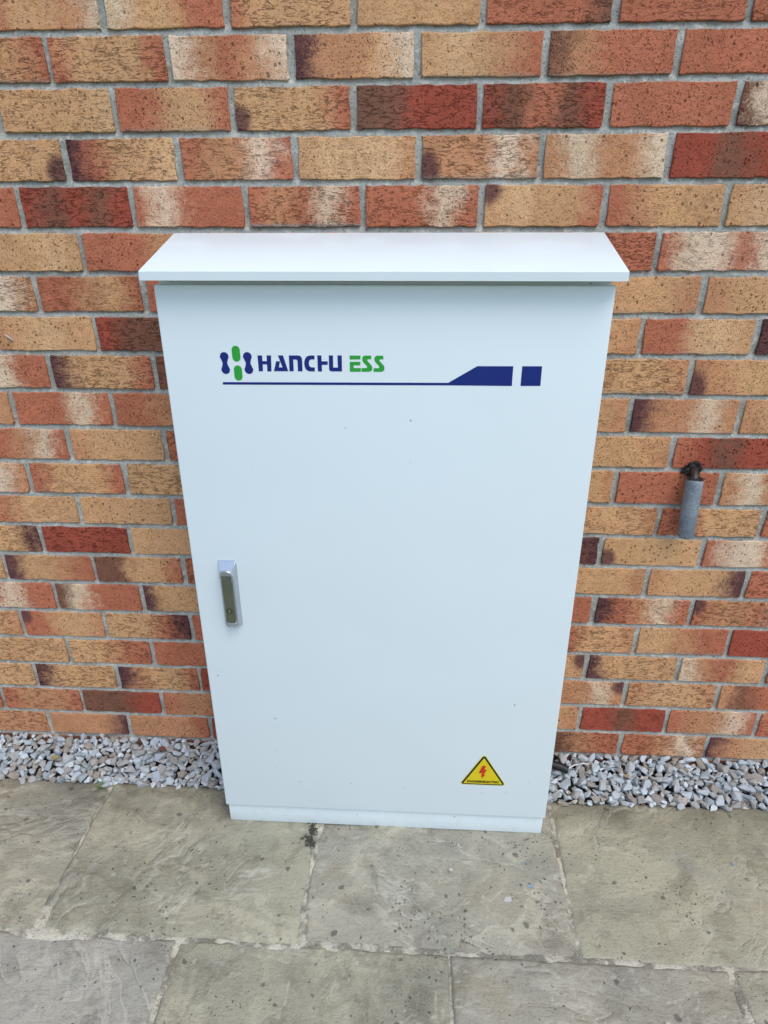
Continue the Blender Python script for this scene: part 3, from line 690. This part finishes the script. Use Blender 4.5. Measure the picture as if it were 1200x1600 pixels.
for q in ((-.3307, 1.1453, -.3303, 1.1223), (-.2897, 1.1456, -.2889, 1.1227)):
    cp(bm_obj('emblem_link', prism_bm(bone(*q, .0077, .0042), YP0, YP1), M_blue), door)
for (x0, z0, x1, z1) in ((-.3092, 1.1568, -.3091, 1.1438), (-.3085, 1.1228, -.3086, 1.1103)):
    cp(bm_obj('emblem_pill', prism_bm(capsule(x0, z0, x1, z1, .0072), YP0, YP1), M_green), door)
LET = {'letter_h': [[(-.2717, 1.1477), (-.2636, 1.1477), (-.2637, 1.1378), (-.2559, 1.1378), (-.2557, 1.1478), (-.2478, 1.1479), (-.2491, 1.1199), (-.2564, 1.1199), (-.2561, 1.1322), (-.2638, 1.1322), (-.2641, 1.1201), (-.2715, 1.12)]],
 'letter_a': [[(-.2357, 1.148), (-.227, 1.148), (-.2193, 1.1205), (-.2448, 1.1203), (-.2396, 1.1377), (-.2328, 1.1377), (-.2355, 1.1271), (-.229, 1.1271)]],
 'letter_n': [[(-.2167, 1.1481), (-.2004, 1.1482), (-.1966, 1.1472), (-.1945, 1.1444), (-.1938, 1.1408), (-.1941, 1.1207), (-.2023, 1.1206), (-.2019, 1.138), (-.2026, 1.1402), (-.2045, 1.141), (-.2093, 1.141), (-.2097, 1.1206), (-.217, 1.1205)]],
 'letter_c': [[(-.1716, 1.1484), (-.1812, 1.1481), (-.186, 1.1459), (-.189, 1.1417), (-.1905, 1.1353), (-.1897, 1.1283), (-.1875, 1.1236), (-.1831, 1.1208), (-.1724, 1.1206), (-.1721, 1.1276), (-.1788, 1.1276), (-.1815, 1.1298), (-.1824, 1.1348), (-.1813, 1.1395), (-.1787, 1.1415), (-.172, 1.1415)]],
 'letter_h_tail': [[(-.1669, 1.1485), (-.1597, 1.1485), (-.1598, 1.1383), (-.1492, 1.1384), (-.1494, 1.1323), (-.1598, 1.1322), (-.1597, 1.1207), (-.167, 1.1207)]],
 'letter_u': [[(-.1468, 1.1486), (-.1396, 1.1487), (-.1398, 1.1276), (-.1317, 1.1277), (-.1318, 1.1488), (-.1243, 1.1488), (-.1246, 1.1211), (-.1437, 1.1209), (-.1464, 1.1223), (-.1472, 1.1251)]],
 'letter_e': [[(-.111, 1.1486), (-.0916, 1.1488), (-.0923, 1.1422), (-.1106, 1.142)], [(-.1107, 1.1379), (-.0923, 1.138), (-.0925, 1.1319), (-.1042, 1.1318), (-.104, 1.1271), (-.0914, 1.1272), (-.0918, 1.1208), (-.1109, 1.1206)]]}
S_ = [(-.0733, 1.1489), (-.0844, 1.1488), (-.0875, 1.1474), (-.0889, 1.1444), (-.0887, 1.1406), (-.0873, 1.1375), (-.0808, 1.1307), (-.0805, 1.1284), (-.0819, 1.1273), (-.0903, 1.1272), (-.0907, 1.1208), (-.077, 1.1209), (-.0736, 1.1221), (-.0717, 1.1249), (-.0716, 1.1293), (-.073, 1.1321), (-.0798, 1.1395), (-.0803, 1.1414), (-.0789, 1.1426), (-.0734, 1.1426)]
LET['letter_s'] = [S_]
for nm, polys in LET.items():
    bm = bmesh.new()
    for pl in polys: prism_bm(pl, YP0, YP1, bm)
    cp(bm_obj(nm, bm, M_green if nm in ('letter_e', 'letter_s') else M_blue), door)
cp(bm_obj('letter_s', prism_bm([(x+.0211, z) for x, z in S_], YP0, YP1), M_green), door)
cp(bm_obj('logo_stripe', prism_bm([(-.3378, 1.1001), (-.3380, 1.0957), (.0608, 1.0983), (.1708, 1.0983), (.1708, 1.1326), (.1095, 1.1322), (.0606, 1.1027)], YP0, YP1), M_blue), door)
cp(bm_obj('logo_block', prism_bm([(.1860, 1.1327), (.2196, 1.1330), (.2198, 1.0988), (.1857, 1.0985)], YP0, YP1), M_blue), door)
# warning triangle
def rtri(a, b, c, r, n=6):
    P = [Vector(a), Vector(b), Vector(c)]; cen = (P[0]+P[1]+P[2])/3; out = []
    for i in range(3):
        p, pr, nx_ = P[i], P[i-1], P[(i+1) % 3]
        d0 = (pr-p).normalized(); d1 = (nx_-p).normalized(); half = d0.angle(d1)/2
        ctr = p+(d0+d1).normalized()*(r/math.sin(half)); L = r/math.tan(half)
        s0 = p+d0*L-ctr; s1 = p+d1*L-ctr
        a0 = math.atan2(s0.y, s0.x); a1 = math.atan2(s1.y, s1.x); da = (a1-a0+math.pi) % (2*math.pi)-math.pi
        for k in range(n+1): q = a0+da*k/n; out.append((ctr.x+r*math.cos(q), ctr.y+r*math.sin(q)))
    return out
stk = cp(bm_obj('warning_sticker', prism_bm(rtri((.1727, .2585), (.1185, .1608), (.2292, .1610), .0052), YF-.0003, YF+.0006), M_pale))
cp(bm_obj('border', prism_bm(rtri((.1727, .2535), (.1222, .1628), (.2255, .1630), .0044), YF-.0006, YF+.0005), M_black), stk)
cp(bm_obj('yellow_field', prism_bm(rtri((.1728, .2445), (.1290, .1660), (.2190, .1662), .0012), YF-.0009, YF+.0004), M_yellow), stk)
cp(bm_obj('lightning_bolt', prism_bm([(.1698, .2212), (.1785, .2216), (.1752, .2098), (.1811, .2101), (.1747, .1945), (.1784, .1929), (.1700, .1834), (.1686, .1960), (.1718, .1992), (.1625, .1980)], YF-.0012, YF+.0003), M_red), stk)
fc = bpy.data.curves.new('lettering', 'FONT'); fc.body = 'DANGER!ELECTRIC'; fc.size = .01; fc.extrude = .0002; fc.offset = .0004; fc.align_x = 'CENTER'
fo = bpy.data.objects.new('lettering_tmp', fc); COL.objects.link(fo)
bpy.context.view_layer.update()
fm = bpy.data.meshes.new_from_object(fo.evaluated_get(bpy.context.evaluated_depsgraph_get())); bpy.data.objects.remove(fo)
co = np.array([v_.co[:] for v_ in fm.vertices]); wx = co[:, 0].max()-co[:, 0].min(); hy = co[:, 1].max()-co[:, 1].min()
for v_ in fm.vertices:
    x, y, z = v_.co; v_.co = (.1742+x*.0740/wx, YF-.0011-z, .1694+(y-co[:, 1].min())*.0066/hy)
fm.materials.clear(); fm.materials.append(M_black)
cp_o = bpy.data.objects.new('lettering', fm); COL.objects.link(cp_o); cp(cp_o, stk)
bpy.context.view_layer.update()
for o, par in cab_parts:
    if par is None: o.parent = cab; o.location = Vector(o.location)-cab.location
for o, par in cab_parts:
    if par is not None: o.parent = par

# ------------------------------------------------------------------ lagged pipe stub on the wall
pipe = empty('lagged_pipe', (.608, 0, .70)); tag(pipe, 'short grey foam lagged pipe stub hanging from a hole in the brick wall', 'pipe')
pp = []
path = [(.6096, -.0350, .7070), (.6095, -.0350, .7085), (.6092, -.0348, .712), (.6085, -.0325, .75), (.6078, -.0315, .80), (.6070, -.0305, .836), (.6068, -.0302, .8415), (.6068, -.0300, .8425)]
bm = tube_bm(path, [.0118, .0158, .0176, .0181, .0182, .0182, .0176, .0158], 28)
for v_ in bm.verts:
    n_ = mnoise.noise(v_.co*55)*.0009 + mnoise.noise(v_.co*18)*.0012; v_.co.x += n_; v_.co.y += n_*.7
pp.append(bm_obj('foam_sleeve', bm, M_foam, smooth=True, auto=60))
pp.append(bm_obj('split_seam', tube_bm([(.6085, -.0478, .8385), (.6130, -.0463, .8335), (.6175, -.0440, .8315)], .0009, 6), M_gap))
arc = [(.6068, -.026, .830)] + [(.6068+.0008*i, -.026+.026*(1-math.cos(i*.26)), .838+.016*math.sin(i*.26)) for i in range(0, 7)] + [(.612, .02, .855)]
pp.append(bm_obj('pipe_elbow', tube_bm(arc, .0098, 18), M_copper, smooth=True, auto=50))
pp.append(bm_obj('collar', tube_bm([(.6080, -.0295, .8415), (.6080, -.0295, .8460)], [.0165, .0158], 20), M_seal, smooth=True, auto=40))
bm = bmesh.new()
rg = random.Random(5)
for (cx_, cz_, r_) in ((.608, .862, .011), (.597, .855, .009), (.618, .856, .009), (.612, .869, .007), (.602, .849, .009), (.590, .850, .005), (.620, .865, .005)):
    r__ = bmesh.ops.create_icosphere(bm, subdivisions=3, radius=r_)
    for v_ in r__['verts']:
        v_.co *= 1+.45*mnoise.noise(v_.co*160+Vector((cx_*50, 0, 0))); v_.co.y *= .7; v_.co += Vector((cx_, -.003, cz_))
pp.append(bm_obj('sealant', bm, M_seal, smooth=True))
bm = bmesh.new()
for _ in range(46):
    a_ = rg.uniform(0, 6.28); p0 = Vector((.607+.010*math.cos(a_), -.006, .858+.008*math.sin(a_))); d_ = Vector((math.cos(a_)*rg.uniform(.4, 1), -rg.uniform(.2, .9), math.sin(a_)*.8+.25)).normalized()*rg.uniform(.006, .016)
    tube_bm([p0, p0+d_*.6, p0+d_+Vector((rg.uniform(-.003, .003), 0, rg.uniform(-.003, .003)))], [.0009, .0007, .0003], 4, bm)
pp.append(bm_obj('frayed_fibre', bm, M_seal))
for o in pp: o.parent = pipe; o.location = -pipe.location

# ------------------------------------------------------------------ small things
cond = empty('cable_conduit', (.40, -.04, .02)); tag(cond, 'black conduit end with thin white cable poking from behind the cabinet over the gravel', 'cable')
o1 = bm_obj('conduit', tube_bm([(.300, -.055, .030), (.345, -.050, .034), (.375, -.050, .037), (.402, -.058, .034), (.418, -.064, .030)], .0106, 14), M_cable_b, smooth=True, auto=50)
o2 = bm_obj('core_cable', tube_bm([(.410, -.061, .032), (.426, -.054, .029), (.440, -.042, .027), (.465, -.036, .028), (.480, -.032, .022)], .0020, 8), M_cable_w, smooth=True, auto=50)
for o in (o1, o2): o.parent = cond; o.location = -cond.location

def tuft(name, x, y, n, ln, label, sd):
    rg = random.Random(sd); bm = bmesh.new()
    for _ in range(n):
        a_ = rg.uniform(0, 6.28); L = ln*rg.uniform(.5, 1.1); d_ = Vector((math.cos(a_), math.sin(a_), 0)); side = Vector((-d_.y, d_.x, 0))*.0012
        b0 = Vector((x+rg.uniform(-.006, .006), y+rg.uniform(-.005, .005), -.003))
        pts = [b0, b0+d_*L*.3+Vector((0, 0, L*.55)), b0+d_*L*.75+Vector((0, 0, L*.75)), b0+d_*L+Vector((0, 0, L*.62))]
        pv = None
        for i, p_ in enumerate(pts):
            w_ = side*(1, .9, .6, .08)[i]; cur = (bm.verts.new(p_-w_), bm.verts.new(p_+w_))
            if pv: bm.faces.new((pv[0], pv[1], cur[1], cur[0]))
            pv = cur
    o = bm_obj(name, bm, M_grass); tag(o, label, 'grass'); return o
tuft('grass_tuft', -.802, -.160, 12, .026, 'small green grass tuft growing in the slab joint beside the gravel', 3)
def flake(name, x, y, z, s, mat, label, cat, sd, th=.0012, tilt=.05, group=None):
    rg = random.Random(sd); n = rg.randint(5, 7)
    bm = bmesh.new(); a0 = rg.uniform(0, 6.28)
    top = []
    for i in range(n):
        q = a0+2*math.pi*i/n; r_ = s*rg.uniform(.6, 1.15); top.append((r_*math.cos(q), r_*math.sin(q)*.8))
    f = [bm.verts.new((u, w, th+rg.uniform(0, th))) for u, w in top]; b = [bm.verts.new((u, w, 0)) for u, w in top]
    bm.faces.new(f); bm.faces.new(b[::-1])
    for i in range(n): bm.faces.new((f[i], b[i], b[(i+1) % n], f[(i+1) % n]))
    o = bm_obj(name, bm, mat); o.location = (x, y, z); o.rotation_euler = (rg.uniform(-tilt, tilt), rg.uniform(-tilt, tilt), 0)
    tag(o, label, cat, group); return o
flake('paint_flake', .226, -.419, .0036, .0110, M_flake, 'largest white flake lying on the slab in front of the cabinet', 'flake', 1)
flake('paint_flake', .104, -.352, .0036, .0065, M_flake, 'small white flake on the slab just below the cabinet plinth', 'flake', 2)
flake('paint_flake', .494, -.650, .0030, .0070, M_flake, 'white flake on the front slab near the bottom edge', 'flake', 4)
flake('plastic_fleck', .278, -.384, .0036, .0065, M_bluef, 'pale blue plastic fleck on the slab beside the largest white flake', 'litter', 5)
flake('plastic_fleck', .270, -.327, .0036, .0045, M_bluef, 'tiny blue fleck on the slab close under the cabinet corner', 'litter', 6)
flake('plastic_fleck', .751, -.303, .0030, .0050, M_bluef, 'tiny blue fleck on the brown slab at the right', 'litter', 7)
flake('fallen_leaf', -.676, -.045, .0300, .0120, M_leafb, 'dark brown dead leaf scrap on the gravel left of the cabinet', 'leaf', 9, tilt=.5)
flake('fallen_leaf', -.960, -.085, .0240, .0150, M_leafy, 'straw yellow leaf scrap on the gravel at the left', 'leaf', 10, tilt=.5)
flake('fallen_leaf', .570, -.070, .0240, .0085, M_leafy, 'small straw yellow leaf scrap on the gravel right of the cabinet', 'leaf', 12, tilt=.5)
tw = bm_obj('twig', tube_bm([(-.874, -.0022, 1.1375), (-.866, -.0030, 1.131), (-.856, -.0022, 1.1225)], [.0012, .0022, .0007], 7), M_flake, smooth=True)
tag(tw, 'pale dried bird lime streak stuck on a buff brick at the left', 'streak'); tw.name = 'lime_streak'
bm = bmesh.new(); rg = random.Random(21)
for i in range(90):
    y = rg.uniform(-.306, -.238); x = -.2300+rg.gauss(0, .0062)+.003*math.sin(y*160); r_ = rg.uniform(.0012, .0030)
    q = bmesh.ops.create_icosphere(bm, subdivisions=1, radius=r_)
    for v_ in q['verts']: v_.co = Vector((v_.co.x*1.2+x, v_.co.y*1.2+y, v_.co.z*.35+.0018)) 
ms = bm_obj('moss', bm, M_moss, smooth=True); ms['kind'] = 'stuff'; ms['label'] = 'black moss growing along the slab joint under the cabinet'; ms['category'] = 'moss'
